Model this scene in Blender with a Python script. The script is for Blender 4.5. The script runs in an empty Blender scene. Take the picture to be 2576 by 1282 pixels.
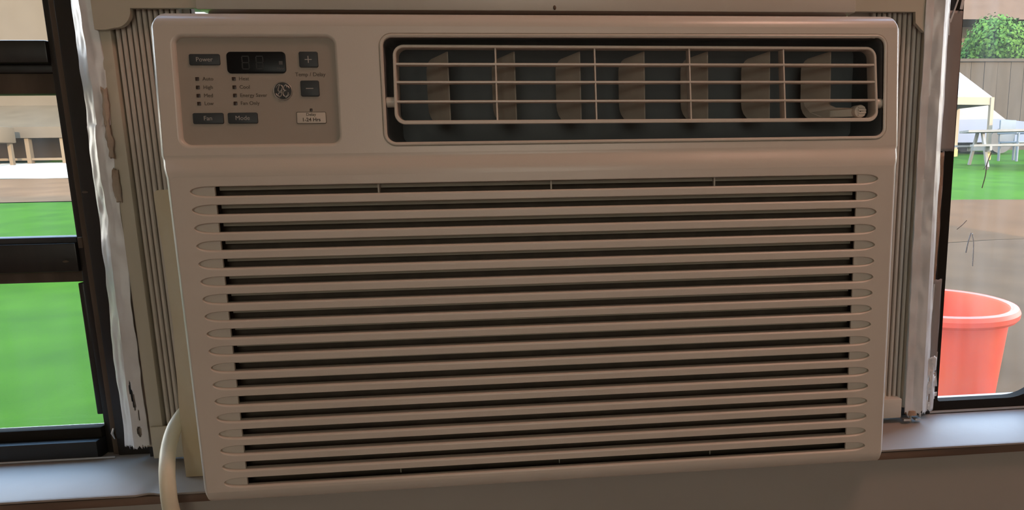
import bpy, bmesh, math, random
from mathutils import Vector, Matrix, noise
from mathutils.geometry import tessellate_polygon

random.seed(7)
scene = bpy.context.scene
col = scene.collection
PI = math.pi

# ------------------------------------------------------------------ camera, sky, sun, exposure
cam_d = bpy.data.cameras.new('camera')
cam_d.sensor_width = 36.0
cam_d.lens = 1700.0 / 2576.0 * 36.0
cam_d.shift_x = -252.0 / 2576.0
cam_d.shift_y = 39.0 / 2576.0
cam_d.clip_start = 0.02
cam_d.clip_end = 300
cam = bpy.data.objects.new('camera', cam_d)
col.objects.link(cam)
rt = Vector((0.9949, -0.0997, -0.0153)); dn = Vector((-0.0315, -0.1630, -0.9861)); fw = Vector((0.0958, 0.9816, -0.1653))
m = Matrix.Identity(4)
for i in range(3):
    m[i][0] = rt[i]; m[i][1] = -dn[i]; m[i][2] = -fw[i]
m.translation = Vector((-0.00557, -0.61015, 0.02319))
cam.matrix_world = m
scene.camera = cam

scene.view_settings.view_transform = 'Standard'
scene.view_settings.look = 'None'
scene.view_settings.gamma = 1.0
scene.view_settings.use_curve_mapping = False
scene.view_settings.exposure = 0.0

SKY = 13.0          # sky strength
SUN = 11.0          # low sun, from behind the house
LAMP = 9.5         # warm ceiling lamp, watts
ROOM_FILL = 10.5      # added fill light in front of the blank back wall, watts

world = bpy.data.worlds.new('sky'); scene.world = world; world.use_nodes = True
wn = world.node_tree.nodes; wl = world.node_tree.links; wn.clear()
w_out = wn.new('ShaderNodeOutputWorld'); w_bg = wn.new('ShaderNodeBackground')
w_geo = wn.new('ShaderNodeTexCoord'); w_sep = wn.new('ShaderNodeSeparateXYZ'); w_rmp = wn.new('ShaderNodeValToRGB')
wl.new(w_geo.outputs['Generated'], w_sep.inputs[0]); wl.new(w_sep.outputs['Z'], w_rmp.inputs[0])
els = w_rmp.color_ramp.elements
els[0].position = 0.0; els[0].color = (0.85, 0.76, 0.62, 1)
els[1].position = 0.70; els[1].color = (0.26, 0.48, 0.80, 1)
e = els.new(0.25); e.color = (0.80, 0.90, 1.00, 1)
wl.new(w_rmp.outputs[0], w_bg.inputs[0]); w_bg.inputs[1].default_value = SKY
wl.new(w_bg.outputs[0], w_out.inputs[0])

sun_d = bpy.data.lights.new('sun', 'SUN'); sun_d.energy = SUN; sun_d.color = (1.0, 0.80, 0.55); sun_d.angle = 0.012
sun = bpy.data.objects.new('sun', sun_d); col.objects.link(sun)
sv = Vector((-0.35, 0.94, -math.tan(math.radians(15)))).normalized()
sun.rotation_euler = sv.to_track_quat('-Z', 'Y').to_euler()
sun.location = (3, -9, 6)

fill_d = bpy.data.lights.new('room_fill', 'AREA'); fill_d.shape = 'RECTANGLE'; fill_d.size = 1.3; fill_d.size_y = 1.0  # unseen fill panel added for the room, no window stands behind it
fill_d.energy = ROOM_FILL; fill_d.color = (0.95, 0.96, 0.83)
fill_o = bpy.data.objects.new('room_fill', fill_d); col.objects.link(fill_o)
fill_o.location = (-0.1, -3.15, 0.55); fill_o.rotation_euler = (math.radians(90), 0, 0)

# ------------------------------------------------------------------ materials
def mat(name, base, rough=0.5, metal=0.0, spec=0.5, noise_amt=0.0, noise_scale=30.0, bump=0.0, bump_scale=200.0, tint=None, stretch=(1, 1, 1)):
    mt = bpy.data.materials.new(name); mt.use_nodes = True
    nt = mt.node_tree; b = nt.nodes['Principled BSDF']
    b.inputs['Base Color'].default_value = (*base, 1); b.inputs['Roughness'].default_value = rough
    b.inputs['Metallic'].default_value = metal; b.inputs['Specular IOR Level'].default_value = spec
    if noise_amt > 0 or bump > 0:
        tc = nt.nodes.new('ShaderNodeTexCoord'); mp = nt.nodes.new('ShaderNodeMapping')
        mp.inputs['Scale'].default_value = stretch
        nt.links.new(tc.outputs['Object'], mp.inputs[0])
    if noise_amt > 0:
        n = nt.nodes.new('ShaderNodeTexNoise'); n.inputs['Scale'].default_value = noise_scale; n.inputs['Detail'].default_value = 5
        r = nt.nodes.new('ShaderNodeValToRGB')
        r.color_ramp.elements[0].position = 0.3; r.color_ramp.elements[1].position = 0.7
        t = tint or tuple(c * (1 - noise_amt) for c in base)
        r.color_ramp.elements[0].color = (*t, 1); r.color_ramp.elements[1].color = (*base, 1)
        nt.links.new(mp.outputs[0], n.inputs['Vector']); nt.links.new(n.outputs['Fac'], r.inputs[0]); nt.links.new(r.outputs[0], b.inputs['Base Color'])
    if bump > 0:
        n2 = nt.nodes.new('ShaderNodeTexNoise'); n2.inputs['Scale'].default_value = bump_scale; n2.inputs['Detail'].default_value = 3
        bp = nt.nodes.new('ShaderNodeBump'); bp.inputs['Strength'].default_value = bump; bp.inputs['Distance'].default_value = 0.002
        nt.links.new(mp.outputs[0], n2.inputs['Vector']); nt.links.new(n2.outputs['Fac'], bp.inputs['Height']); nt.links.new(bp.outputs[0], b.inputs['Normal'])
    return mt

M = {}
M['plastic'] = mat('beige_plastic', (0.66, 0.60, 0.52), 0.30, noise_amt=0.05, noise_scale=6, bump=0.03, bump_scale=900)
M['plastic_in'] = mat('beige_plastic_recess', (0.60, 0.54, 0.46), 0.5, noise_amt=0.06, noise_scale=12, tint=(0.56, 0.49, 0.40))
M['vane'] = mat('vane_plastic', (0.40, 0.35, 0.29), 0.6, noise_amt=0.2, noise_scale=40)
M['panel'] = mat('control_panel_film', (0.3800, 0.3256, 0.2664), 0.55, noise_amt=0.05, noise_scale=9)
M['cavity'] = mat('dark_cavity_plastic', (0.20, 0.215, 0.22), 0.7, spec=0.15, noise_amt=0.2, noise_scale=20)
M['filter'] = mat('filter_mesh', (0.11, 0.085, 0.062), 0.9, noise_amt=0.3, noise_scale=60)
M['slot_strip'] = mat('slot_strip_plastic', (0.42, 0.38, 0.30), 0.8)  # pale tone of the added strips inside the slots
M['button'] = mat('black_button', (0.035, 0.042, 0.046), 0.5)
M['display'] = mat('black_display_window', (0.006, 0.006, 0.007), 0.35, spec=0.25)
M['led'] = mat('dark_indicator_lens', (0.045, 0.025, 0.018), 0.3)
M['print_dark'] = mat('dark_print', (0.09, 0.065, 0.045), 0.6)
M['print_light'] = mat('grey_print', (0.42, 0.40, 0.37), 0.6)
M['print_dim'] = mat('dim_print', (0.10, 0.10, 0.10), 0.6)
M['badge'] = mat('badge_silver', (0.42, 0.40, 0.37), 0.35, metal=0.6)
M['badge_dark'] = mat('badge_black', (0.03, 0.03, 0.03), 0.4)
M['chassis'] = mat('chassis_metal', (0.45, 0.43, 0.40), 0.5, metal=0.2)
M['flange'] = mat('yellowed_plastic', (0.62, 0.56, 0.44), 0.5, noise_amt=0.25, noise_scale=11, tint=(0.55, 0.44, 0.27), stretch=(3, 3, 1))
M['curtain'] = mat('curtain_vinyl', (0.62, 0.56, 0.48), 0.5, noise_amt=0.08, noise_scale=14)
M['rail'] = mat('curtain_rail_plastic', (0.56, 0.51, 0.40), 0.5, noise_amt=0.06, noise_scale=9)
M['tape'] = mat('silver_tape', (0.80, 0.79, 0.79), 0.42, metal=0.12, noise_amt=0.15, noise_scale=18, tint=(0.62, 0.58, 0.56), bump=0.15, bump_scale=130)
M['tan_tape'] = mat('tan_tape', (0.30, 0.255, 0.235), 0.55, noise_amt=0.12, noise_scale=20)
M['paper'] = mat('brown_torn_paper', (0.52, 0.43, 0.34), 0.8, noise_amt=0.35, noise_scale=50, tint=(0.40, 0.30, 0.22), bump=0.4, bump_scale=200)
M['foam'] = mat('orange_brown_foam', (0.42, 0.27, 0.19), 0.85, noise_amt=0.4, noise_scale=60, tint=(0.30, 0.19, 0.13), bump=0.6, bump_scale=250)
M['bronze'] = mat('dark_bronze_metal', (0.022, 0.017, 0.013), 0.38, noise_amt=0.35, noise_scale=14, tint=(0.012, 0.010, 0.008), stretch=(6, 6, 1))
M['bronze_matte'] = mat('dark_bronze_matte', (0.020, 0.017, 0.014), 0.85, spec=0.08)
M['rail_lip'] = mat('grey_rail_lip', (0.05, 0.053, 0.057), 0.6, spec=0.2)
M['bronze_brown'] = mat('brown_metal', (0.13, 0.095, 0.070), 0.7, spec=0.1, noise_amt=0.3, noise_scale=12, stretch=(6, 6, 1))
M['black'] = mat('black_rubber', (0.010, 0.009, 0.009), 0.6)
M['bead'] = mat('pale_caulk_line', (0.50, 0.50, 0.52), 0.5)
M['sill'] = mat('white_sill_paint', (0.35, 0.315, 0.285), 0.45, spec=0.2, noise_amt=0.10, noise_scale=7, tint=(0.31, 0.27, 0.24), bump=0.15, bump_scale=40)
M['nosing'] = mat('brown_wood_edge', (0.20, 0.125, 0.085), 0.6, noise_amt=0.35, noise_scale=10, stretch=(1, 8, 8))
M['wall'] = mat('wall_paint', (0.40, 0.37, 0.325), 0.7, noise_amt=0.08, noise_scale=3, bump=0.05, bump_scale=120)
M['cladding'] = mat('bounce_cladding', (0.6000, 0.5775, 0.5400), 0.7)  # white so the unseen outer wall reflects light onto the bucket
M['room'] = mat('room_paint', (0.55, 0.47, 0.40), 0.8)
M['floor'] = mat('room_floor_wood', (0.30, 0.16, 0.10), 0.5, noise_amt=0.3, noise_scale=5, stretch=(1, 10, 1))
M['cord'] = mat('cord_rubber', (0.80, 0.74, 0.55), 0.45, noise_amt=0.1, noise_scale=30)
M['metal'] = mat('bright_steel', (0.7, 0.68, 0.66), 0.35, metal=0.9)

def glass(name, film, film_col, streak=(40, 40, 2.0), tint=(0.97, 0.97, 0.96)):
    mt = bpy.data.materials.new(name); mt.use_nodes = True
    nt = mt.node_tree; nt.nodes.clear(); N = nt.nodes.new; L = nt.links.new
    out = N('ShaderNodeOutputMaterial'); tr = N('ShaderNodeBsdfTransparent'); tr.inputs[0].default_value = (*tint, 1)
    gl = N('ShaderNodeBsdfGlossy'); gl.inputs['Roughness'].default_value = 0.04
    df = N('ShaderNodeBsdfTranslucent'); df.inputs[0].default_value = (*film_col, 1)
    lw = N('ShaderNodeLayerWeight'); lw.inputs[0].default_value = 0.5
    pw = N('ShaderNodeMath'); pw.operation = 'POWER'; pw.inputs[1].default_value = 5.0
    fr = N('ShaderNodeMath'); fr.operation = 'MULTIPLY_ADD'; fr.inputs[1].default_value = 0.5; fr.inputs[2].default_value = 0.015
    L(lw.outputs['Facing'], pw.inputs[0]); L(pw.outputs[0], fr.inputs[0])
    m1 = N('ShaderNodeMixShader'); m2 = N('ShaderNodeMixShader')
    tc = N('ShaderNodeTexCoord'); mp = N('ShaderNodeMapping'); mp.inputs['Scale'].default_value = streak
    n = N('ShaderNodeTexNoise'); n.inputs['Scale'].default_value = 1.0; n.inputs['Detail'].default_value = 6; n.inputs['Roughness'].default_value = 0.6
    mr = N('ShaderNodeMapRange'); mr.inputs['From Min'].default_value = 0.35; mr.inputs['From Max'].default_value = 0.75
    mr.inputs['To Min'].default_value = film * 0.55; mr.inputs['To Max'].default_value = film * 1.6
    L(tc.outputs['Object'], mp.inputs[0]); L(mp.outputs[0], n.inputs['Vector']); L(n.outputs['Fac'], mr.inputs['Value'])
    L(mr.outputs[0], m1.inputs[0]); L(tr.outputs[0], m1.inputs[1]); L(df.outputs[0], m1.inputs[2])
    L(fr.outputs[0], m2.inputs[0]); L(m1.outputs[0], m2.inputs[1]); L(gl.outputs[0], m2.inputs[2]); L(m2.outputs[0], out.inputs[0])
    return mt
M['glass_l'] = glass('dusty_window_glass', 0.008, (0.95, 0.9, 0.85))
M['glass_r'] = glass('hazy_plastic_pane', 0.014, (0.95, 0.9, 0.85), streak=(60, 60, 5))

# ------------------------------------------------------------------ helpers
def link(name, me, m=None, parent=None):
    o = bpy.data.objects.new(name, me); col.objects.link(o)
    if m is not None: me.materials.append(m)
    if parent is not None: o.parent = parent
    return o

def obj(name, bm, m, parent=None, smooth=30, wn_mod=False):
    bmesh.ops.recalc_face_normals(bm, faces=bm.faces)
    me = bpy.data.meshes.new(name); bm.to_mesh(me); bm.free()
    if wn_mod:
        me.shade_smooth()
        flat = [abs(p.normal.y) > 0.9965 and abs(p.normal.x) < 0.01 and (abs(p.normal.z) < 0.003 or abs(p.normal.z / max(1e-9, -p.normal.y) - 0.075) < 0.004) for p in me.polygons]
        ek = {}
        for p in me.polygons:
            for k_ in p.edge_keys: ek.setdefault(k_, []).append(p.index)
        for e_ in me.edges:
            fs = ek.get(e_.key, [])
            if len(fs) == 2 and flat[fs[0]] != flat[fs[1]]: e_.use_edge_sharp = True
            if len(fs) == 2 and me.polygons[fs[0]].normal.angle(me.polygons[fs[1]].normal, 0) > 0.7: e_.use_edge_sharp = True
    elif smooth:
        me.shade_smooth(); me.set_sharp_from_angle(angle=math.radians(smooth))
    o = link(name, me, m, parent)
    return o

def tag(o, label=None, cat=None, group=None, kind=None):
    if label: o['label'] = label
    if cat: o['category'] = cat
    if group: o['group'] = group
    if kind: o['kind'] = kind
    return o

def thing(name, label, cat, loc=(0, 0, 0), group=None):
    o = bpy.data.objects.new(name, None); col.objects.link(o); o.location = loc; o.empty_display_size = 0.05
    return tag(o, label, cat, group)

def struct(name, loc=(0, 0, 0)):
    o = bpy.data.objects.new(name, None); col.objects.link(o); o.location = loc; o['kind'] = 'structure'
    return o

def box(bm, x0, x1, y0, y1, z0, z1, bev=0.0, seg=2):
    r = bmesh.ops.create_cube(bm, size=1.0)
    vs = r['verts']
    for v in vs:
        v.co = Vector(((x0 + x1) / 2 + v.co.x * (x1 - x0), (y0 + y1) / 2 + v.co.y * (y1 - y0), (z0 + z1) / 2 + v.co.z * (z1 - z0)))
    if bev > 0:
        es = list({e for v in vs for e in v.link_edges})
        bmesh.ops.bevel(bm, geom=es, offset=bev, segments=seg, affect='EDGES', profile=0.5)
    return bm

def newbox(*a, **k):
    return box(bmesh.new(), *a, **k)

def prism(bm, pts, y0, y1):
    """extrude an (x, z) outline from y0 (room side) to y1"""
    f = [bm.verts.new((x, y0, z)) for x, z in pts]; b = [bm.verts.new((x, y1, z)) for x, z in pts]
    n = len(pts)
    for tri in tessellate_polygon([[Vector((x, z, 0)) for x, z in pts]]):
        bm.faces.new([f[i] for i in tri]); bm.faces.new([b[i] for i in reversed(tri)])
    for i in range(n):
        j = (i + 1) % n
        bm.faces.new((f[i], b[i], b[j], f[j]))
    return bm

def rrect(x0, x1, z0, z1, r, seg=6):
    pts = []
    for cx, cz, a0 in ((x1 - r, z1 - r, 0), (x0 + r, z1 - r, 90), (x0 + r, z0 + r, 180), (x1 - r, z0 + r, 270)):
        for k in range(seg + 1):
            a = math.radians(a0 + 90 * k / seg); pts.append((cx + r * math.cos(a), cz + r * math.sin(a)))
    return pts

def loft(bm, rings, closed=True, caps=False):
    vr = [[bm.verts.new(p) for p in r] for r in rings]
    n = len(rings[0])
    for a, b in zip(vr, vr[1:]):
        for i in range(n if closed else n - 1):
            j = (i + 1) % n
            bm.faces.new((a[i], a[j], b[j], b[i]))
    if caps:
        for r in (vr[0], vr[-1]):
            bm.faces.new(r)
    return vr

def tube(bm, pts, rad, seg=10, caps=True):
    rings = []; up = Vector((0.3, 0.9, 0.2))
    for i, p in enumerate(pts):
        a = Vector(pts[max(i - 1, 0)]); b = Vector(pts[min(i + 1, len(pts) - 1)])
        t = (b - a).normalized(); u = t.cross(up)
        if u.length < 1e-4: u = t.cross(Vector((1, 0, 0)))
        u.normalize(); v = t.cross(u).normalized()
        r = rad[i] if isinstance(rad, (list, tuple)) else rad
        rings.append([Vector(p) + r * (math.cos(2 * PI * k / seg) * u + math.sin(2 * PI * k / seg) * v) for k in range(seg)])
    loft(bm, rings, True, caps)
    return bm

def bar(bm, a, b, w, d):
    """square-section bar from a to b"""
    a = Vector(a); b = Vector(b); t = (b - a).normalized()
    u = t.cross(Vector((0, 1, 0)))
    if u.length < 1e-4: u = Vector((1, 0, 0))
    u.normalize(); v = t.cross(u).normalized()
    rings = [[p + su * u * w / 2 + sv_ * v * d / 2 for su, sv_ in ((-1, -1), (1, -1), (1, 1), (-1, 1))] for p in (a, b)]
    loft(bm, rings, True, True)
    return bm

def catmull(pts, n=8):
    out = []
    P = [Vector(p) for p in pts]; P = [P[0] * 2 - P[1]] + P + [P[-1] * 2 - P[-2]]
    for i in range(1, len(P) - 2):
        for k in range(n):
            t = k / n
            out.append(0.5 * ((2 * P[i]) + (P[i + 1] - P[i - 1]) * t + (2 * P[i - 1] - 5 * P[i] + 4 * P[i + 1] - P[i + 2]) * t * t + (3 * P[i] - P[i - 1] - 3 * P[i + 1] + P[i + 2]) * t ** 3))
    out.append(P[-2])
    return out

def text_mesh(name, s, size, m, parent, x, z, yfun, align='CENTER', ext=0.0001, sx=1.0, bold=0.0, shear=0.0):
    cu = bpy.data.curves.new(name, 'FONT'); cu.body = s; cu.size = size; cu.align_x = align; cu.align_y = 'CENTER'; cu.extrude = ext
    cu.offset = bold; cu.shear = shear; cu.resolution_u = 3
    to = bpy.data.objects.new('tmp', cu); col.objects.link(to)
    dg = bpy.context.evaluated_depsgraph_get()
    me = bpy.data.meshes.new_from_object(to.evaluated_get(dg))
    bpy.data.objects.remove(to); bpy.data.curves.remove(cu)
    for v in me.vertices:
        px = x + v.co.x * sx; pz = z + v.co.y
        v.co = Vector((px, yfun(pz) - v.co.z, pz))
    me.materials.clear()
    o = link(name, me, m, parent)
    return o

# ------------------------------------------------------------------ room shell
FLOOR = -1.0; CEIL = 1.5
wall = struct('wall_front')
# wall with the window opening: below, above, left, right of it
obj('wall_panel', newbox(-2.2, 2.2, 0.028, 0.16, FLOOR, -0.2925), M['wall'], wall)
obj('wall_panel', newbox(-2.2, 2.2, 0.028, 0.16, 0.85, CEIL), M['wall'], wall)
obj('wall_panel', newbox(-2.2, -1.60, 0.028, 0.16, -0.2925, 0.85), M['wall'], wall)
obj('wall_panel', newbox(1.50, 2.2, 0.028, 0.16, -0.2925, 0.85), M['wall'], wall)
def st(name, bm, m):
    o = obj(name, bm, m); o['kind'] = 'structure'; return o
st('floor', newbox(-2.3, 2.3, -3.4, 0.16, FLOOR - 0.1, FLOOR), M['floor'])
st('ceiling', newbox(-2.3, 2.3, -3.4, 0.16, CEIL, CEIL + 0.1), M['room'])
st('wall_left', newbox(-2.3, -2.2, -3.4, 0.16, FLOOR, CEIL), M['room'])
st('wall_right', newbox(2.2, 2.3, -3.4, 0.16, FLOOR, CEIL), M['room'])
st('wall_back', newbox(-2.3, 2.3, -3.4, -3.3, FLOOR, CEIL), M['room'])
# the rest of the house, whose shade falls over the yard
bm = bmesh.new()
prism(bm, [(-6, 1.65), (-6, -0.8), (-2.35, -0.8), (-2.35, 1.65)], -3.4, 0.16)
prism(bm, [(2.35, 1.65), (2.35, -0.8), (6, -0.8), (6, 1.65)], -3.4, 0.16)
box(bm, -2.35, -1.60, 0.165, 0.18, -0.8, 1.65); box(bm, 1.50, 2.35, 0.165, 0.18, -0.8, 1.65); box(bm, -1.60, 1.50, 0.165, 0.18, -0.8, -0.30); box(bm, -1.60, 1.50, 0.165, 0.18, 0.86, 1.65)  # outer skin added to bounce light at the bucket
ho = obj('wall_house', bm, M['cladding']); ho['kind'] = 'structure'
bm = bmesh.new()
rr = [(-6.3, -3.7, 1.65), (-6.3, 0.22, 1.65), (-6.3, -1.6, 2.95)]
loft(bm, [[Vector((sx, y, z)) for _, y, z in rr] for sx in (-6.3, 6.3)], True, True)
st('roof', bm, M['nosing'])

# ceiling lamp (out of view, lights the room)
lampo = thing('ceiling_lamp', 'round ceiling lamp with a frosted shade on the room ceiling', 'lamp', (0.85, -0.50, CEIL))
bm = bmesh.new(); bmesh.ops.create_cone(bm, cap_ends=True, segments=24, radius1=0.09, radius2=0.09, depth=0.03)
obj('canopy', bm, M['room'], lampo).location = (0, 0, -0.016)
ld = bpy.data.lights.new('lamp_light', 'AREA'); ld.shape = 'DISK'; ld.size = 0.5; ld.energy = LAMP; ld.color = (1.0, 0.54, 0.41)
lo = bpy.data.objects.new('lamp_light', ld); col.objects.link(lo); lo.parent = lampo; lo.location = (0, 0, -0.06)

# ------------------------------------------------------------------ sill
sill = struct('trim_1')
bm = bmesh.new()
SZ = -0.281
rng = random.Random(3)
def sill_front(x):
    y = 0.0195
    y += 0.0016 * math.sin(x * 23) * 0.4
    if -0.395 < x < -0.372: y += 0.004 * (1 - abs(x + 0.3835) / 0.0115)   # a chipped bit of the paint edge
    return y
xs = [-1.60 + 3.1 * i / 620 for i in range(621)]
top = [[Vector((x, sill_front(x), SZ)), Vector((x, sill_front(x) + 0.002, SZ + 0.0009)), Vector((x, 0.16, SZ + 0.0009)), Vector((x, 0.16, SZ - 0.003)), Vector((x, sill_front(x), SZ - 0.0018))] for x in xs]
loft(bm, top, True, True)
obj('sill_top', bm, M['sill'], sill)
bm = bmesh.new(); box(bm, -1.60, 1.50, 0.021, 0.16, SZ - 0.0115, SZ - 0.0031, 0.0012)
obj('sill_nosing', bm, M['nosing'], sill)

# ------------------------------------------------------------------ left window
w1 = struct('window_1')
def wbox(parent, name, m, *a, bev=0.0012):
    return obj(name, newbox(*a, bev=bev), m, parent)
# main dark post beside the taped edge, stepped
wbox(w1, 'post', M['bronze'], -0.4630, -0.428, 0.112, 0.16, SZ + 0.001, 0.85)
wbox(w1, 'post_lip', M['bronze_brown'], -0.4703, -0.4638, 0.116, 0.140, SZ + 0.001, 0.85)
wbox(w1, 'stile', M['bronze'], -0.4788, -0.4711, 0.121, 0.15, SZ + 0.001, 0.85)
wbox(w1, 'stile', M['bronze'], -1.60, -1.55, 0.112, 0.16, SZ + 0.001, 0.85)
# horizontal rails
def rail(z0, z1, y0, y1, m, nm='rail', x0=-1.55, x1=-0.479):
    return wbox(w1, nm, m, x0, x1, y0, y1, z0, z1)
rail(0.113, 0.1215, 0.127, 0.15, M['bronze'])
rail(0.1215, 0.1425, 0.118, 0.15, M['bronze'])
rail(0.0935, 0.1130, 0.130, 0.15, M['bronze_brown'], 'rail_back')
rail(-0.083, -0.054, 0.118, 0.15, M['bronze'])
rail(-0.054, -0.0478, 0.121, 0.140, M['rail_lip'], 'rail_lip')
rail(-0.0955, -0.083, 0.130, 0.15, M['bronze_brown'], 'rail_back')
rail(-0.2605, -0.2490, 0.116, 0.128, M['bronze_matte'])
rail(SZ + 0.001, -0.2605, 0.106, 0.16, M['black'], 'bottom_rail')
rail(-0.2795, -0.2775, 0.1045, 0.106, M['bead'], 'bead', -1.55, -0.462)
rail(0.36, 0.40, 0.112, 0.16, M['bronze'])
rail(0.82, 0.85, 0.106, 0.16, M['bronze'])
# the inner lower corner block and its small latch
obj('corner_block', newbox(-0.4845, -0.4790, 0.122, 0.137, -0.2370, -0.0955, bev=0.001), M['bronze'], w1)
obj('latch', newbox(-0.4745, -0.4700, 0.1150, 0.121, -0.0590, -0.0480, bev=0.0008), M['bronze_brown'], w1)
bm = bmesh.new(); tube(bm, [(-0.4655, 0.1145, -0.2505), (-0.467, 0.1135, -0.2555), (-0.4655, 0.1145, -0.262)], [0.0009, 0.0014, 0.0008], 8)
obj('hinge_pin', bm, M['metal'], w1)
for nm, (x, z) in (('screw', (-0.4900, -0.0725)), ('screw', (-0.4585, -0.003))):
    bm = bmesh.new(); bmesh.ops.create_uvsphere(bm, u_segments=10, v_segments=6, radius=0.0022)
    for v in bm.verts: v.co = Vector((v.co.x * 1.4, v.co.y * 0.5, v.co.z * 0.6))
    s = obj(nm, bm, M['bronze_brown'], w1); s.location = (x, 0.1178 if x < -0.47 else 0.1118, z)
for z0, z1 in ((-0.249, -0.0955), (-0.0478, 0.0935), (0.1425, 0.36), (0.40, 0.82)):
    obj('pane', newbox(-1.55, -0.4715, 0.1315, 0.1335, z0 - 0.002, z1 + 0.002), M['glass_l'], w1)

# ------------------------------------------------------------------ right window: frame with a rounded opening
w2 = struct('window_2')
def frame_poly(outer, inner, y0, y1, m, nm, parent):
    bm = bmesh.new(); n = len(inner)
    rings = [[Vector((x, y0, z)) for x, z in outer], [Vector((x, y0, z)) for x, z in inner], [Vector((x, y1, z)) for x, z in inner], [Vector((x, y1, z)) for x, z in outer], [Vector((x, y0, z)) for x, z in outer]]
    loft(bm, rings, True)
    bmesh.ops.remove_doubles(bm, verts=bm.verts, dist=1e-6)
    return obj(nm, bm, m, parent)
inn = rrect(0.4470, 0.620, -0.2662, 0.82, 0.016, 10)
# a wide soft corner low on the right, tight elsewhere
inn = []
for cx, cz, a0, r in ((0.620 - 0.016, 0.82 - 0.016, 0, 0.016), (0.447 + 0.004, 0.82 - 0.004, 90, 0.004), (0.447 + 0.003, -0.2662 + 0.003, 180, 0.003), (0.590 - 0.055, -0.2662 + 0.055, 270, 0.055)):
    for k in range(13):
        a = math.radians(a0 + 90 * k / 12); inn.append((cx + r * math.cos(a), cz + r * math.sin(a)))
outp = []
for cx, cz, a0 in ((0.65, 0.85, 0), (0.4365, 0.85, 90), (0.4365, SZ + 0.001, 180), (0.65, SZ + 0.001, 270)):
    outp += [(cx, cz)] * 13
frame_poly(outp, inn, 0.108, 0.119, M['bronze_matte'], 'frame', w2)
obj('bead', newbox(0.4375, 0.65, 0.1065, 0.108, -0.2800, -0.2775), M['bead'], w2)
obj('bottom_rail', newbox(0.4365, 1.05, 0.1045, 0.108, SZ + 0.001, -0.2800), M['bronze'], w2)
obj('pane', newbox(0.4455, 0.625, 0.1195, 0.1215, -0.2655, 0.8195), M['glass_r'], w2)
obj('extra_mullion', newbox(0.651, 0.690, 0.108, 0.150, SZ + 0.001, 0.85, bev=0.001), M['bronze'], w2)
obj('extra_rail', newbox(0.690, 1.46, 0.110, 0.135, SZ + 0.001, -0.2500, bev=0.001), M['bronze'], w2)  # unseen extra window, added to send daylight along the unit's right edge
obj('extra_rail', newbox(0.690, 1.46, 0.110, 0.135, 0.82, 0.85, bev=0.001), M['bronze'], w2)
obj('extra_stile', newbox(1.46, 1.50, 0.110, 0.150, SZ + 0.001, 0.85, bev=0.001), M['bronze'], w2)
obj('pane', newbox(0.688, 1.465, 0.1195, 0.1215, -0.2520, 0.822), M['glass_l'], w2)  # pane of the added window
obj('post', newbox(0.416, 0.4355, 0.106, 0.15, SZ + 0.001, 0.85), M['black'], w2)
# dark scratches stuck in the plastic of the pane
def onpane(px): return px
for pts, r in (([(0.4985, 0.1192, 0.022), (0.4945, 0.1192, 0.009), (0.4935, 0.1192, -0.004), (0.4905, 0.1192, -0.018)], 0.00055), ([(0.4942, 0.1192, 0.008), (0.4905, 0.1192, 0.003)], 0.0003), ([(0.4748, 0.1192, -0.0545), (0.4700, 0.1192, -0.0595), (0.4638, 0.1192, -0.0645)], 0.0004)):
    bm = bmesh.new(); tube(bm, catmull(pts, 4) if len(pts) > 2 else [Vector(p) for p in pts], r, 6)
    obj('scratch', bm, M['nosing'], w2)
for pts, r in (([(0.4815, 0.1192, -0.069), (0.4785, 0.1192, -0.080), (0.4768, 0.1192, -0.092)], 0.0007), ([(0.4830, 0.1192, -0.070), (0.4855, 0.1192, -0.083), (0.4862, 0.1192, -0.108)], 0.00055)):
    bm = bmesh.new(); tube(bm, catmull(pts, 4), r, 6)
    obj('drip', bm, M['bead'], w2)

# upper sash above the unit (only its lower rail could ever be seen from lower down)
w3 = struct('window_3')
obj('rail', newbox(-0.425, 0.415, 0.108, 0.150, 0.175, 0.225, bev=0.0012), M['bronze'], w3)
obj('rail', newbox(-0.425, 0.415, 0.108, 0.150, 0.82, 0.85, bev=0.0012), M['bronze'], w3)
obj('light_block_panel', newbox(-0.425, 0.415, 0.126, 0.136, 0.225, 0.82), M['wall'], w3)  # unseen board, added to keep sky light off the unit's top edge

obj('bottom_rail', newbox(-0.427, 0.4355, 0.1045, 0.120, SZ + 0.001, -0.2620), M['black'], w3)  # added across the opening to block daylight leaking in over the sill

# ------------------------------------------------------------------ AIR CONDITIONER
ac = thing('air_conditioner', 'off-white window air conditioner with control panel, louvred outlet and slotted intake grille', 'air conditioner', (0, 0.05, -0.2868))
ACB = Vector((0, 0.05, -0.2868))
def acp(name, bm, m, parent=None, **k):
    o = obj(name, bm, m, parent or ac, **k)
    if parent is None: o.location = -ACB
    return o
def up(z): return 0.006 + 0.075 * (z - 0.03)

Z1 = -0.0005; PITCH = 0.015574; NS = 18
ZS = [Z1 - PITCH * i for i in range(NS)]
XT = 0.3055; XC = 0.2875; HB = 0.0040
def sh(x):
    a = abs(x)
    if a <= XC: return 1.0
    u = min(1.0, (a - XC) / (XT - XC)); return max(0.0, 1 - u ** 2.6) ** 0.5
cols = sorted(set([-XT + (XT - XC) * (1 - math.cos(PI / 2 * k / 12)) for k in range(13)] + [-XC + 2 * XC * i / 10 for i in range(11)] + [XT - (XT - XC) * (1 - math.cos(PI / 2 * k / 12)) for k in range(13)]))
RT = (0.0018, 0.0022); RB = (0.0008, 0.0014)     # edge rounding, (dz, dy), above and below a slat
DEPTH = 0.0060

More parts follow.
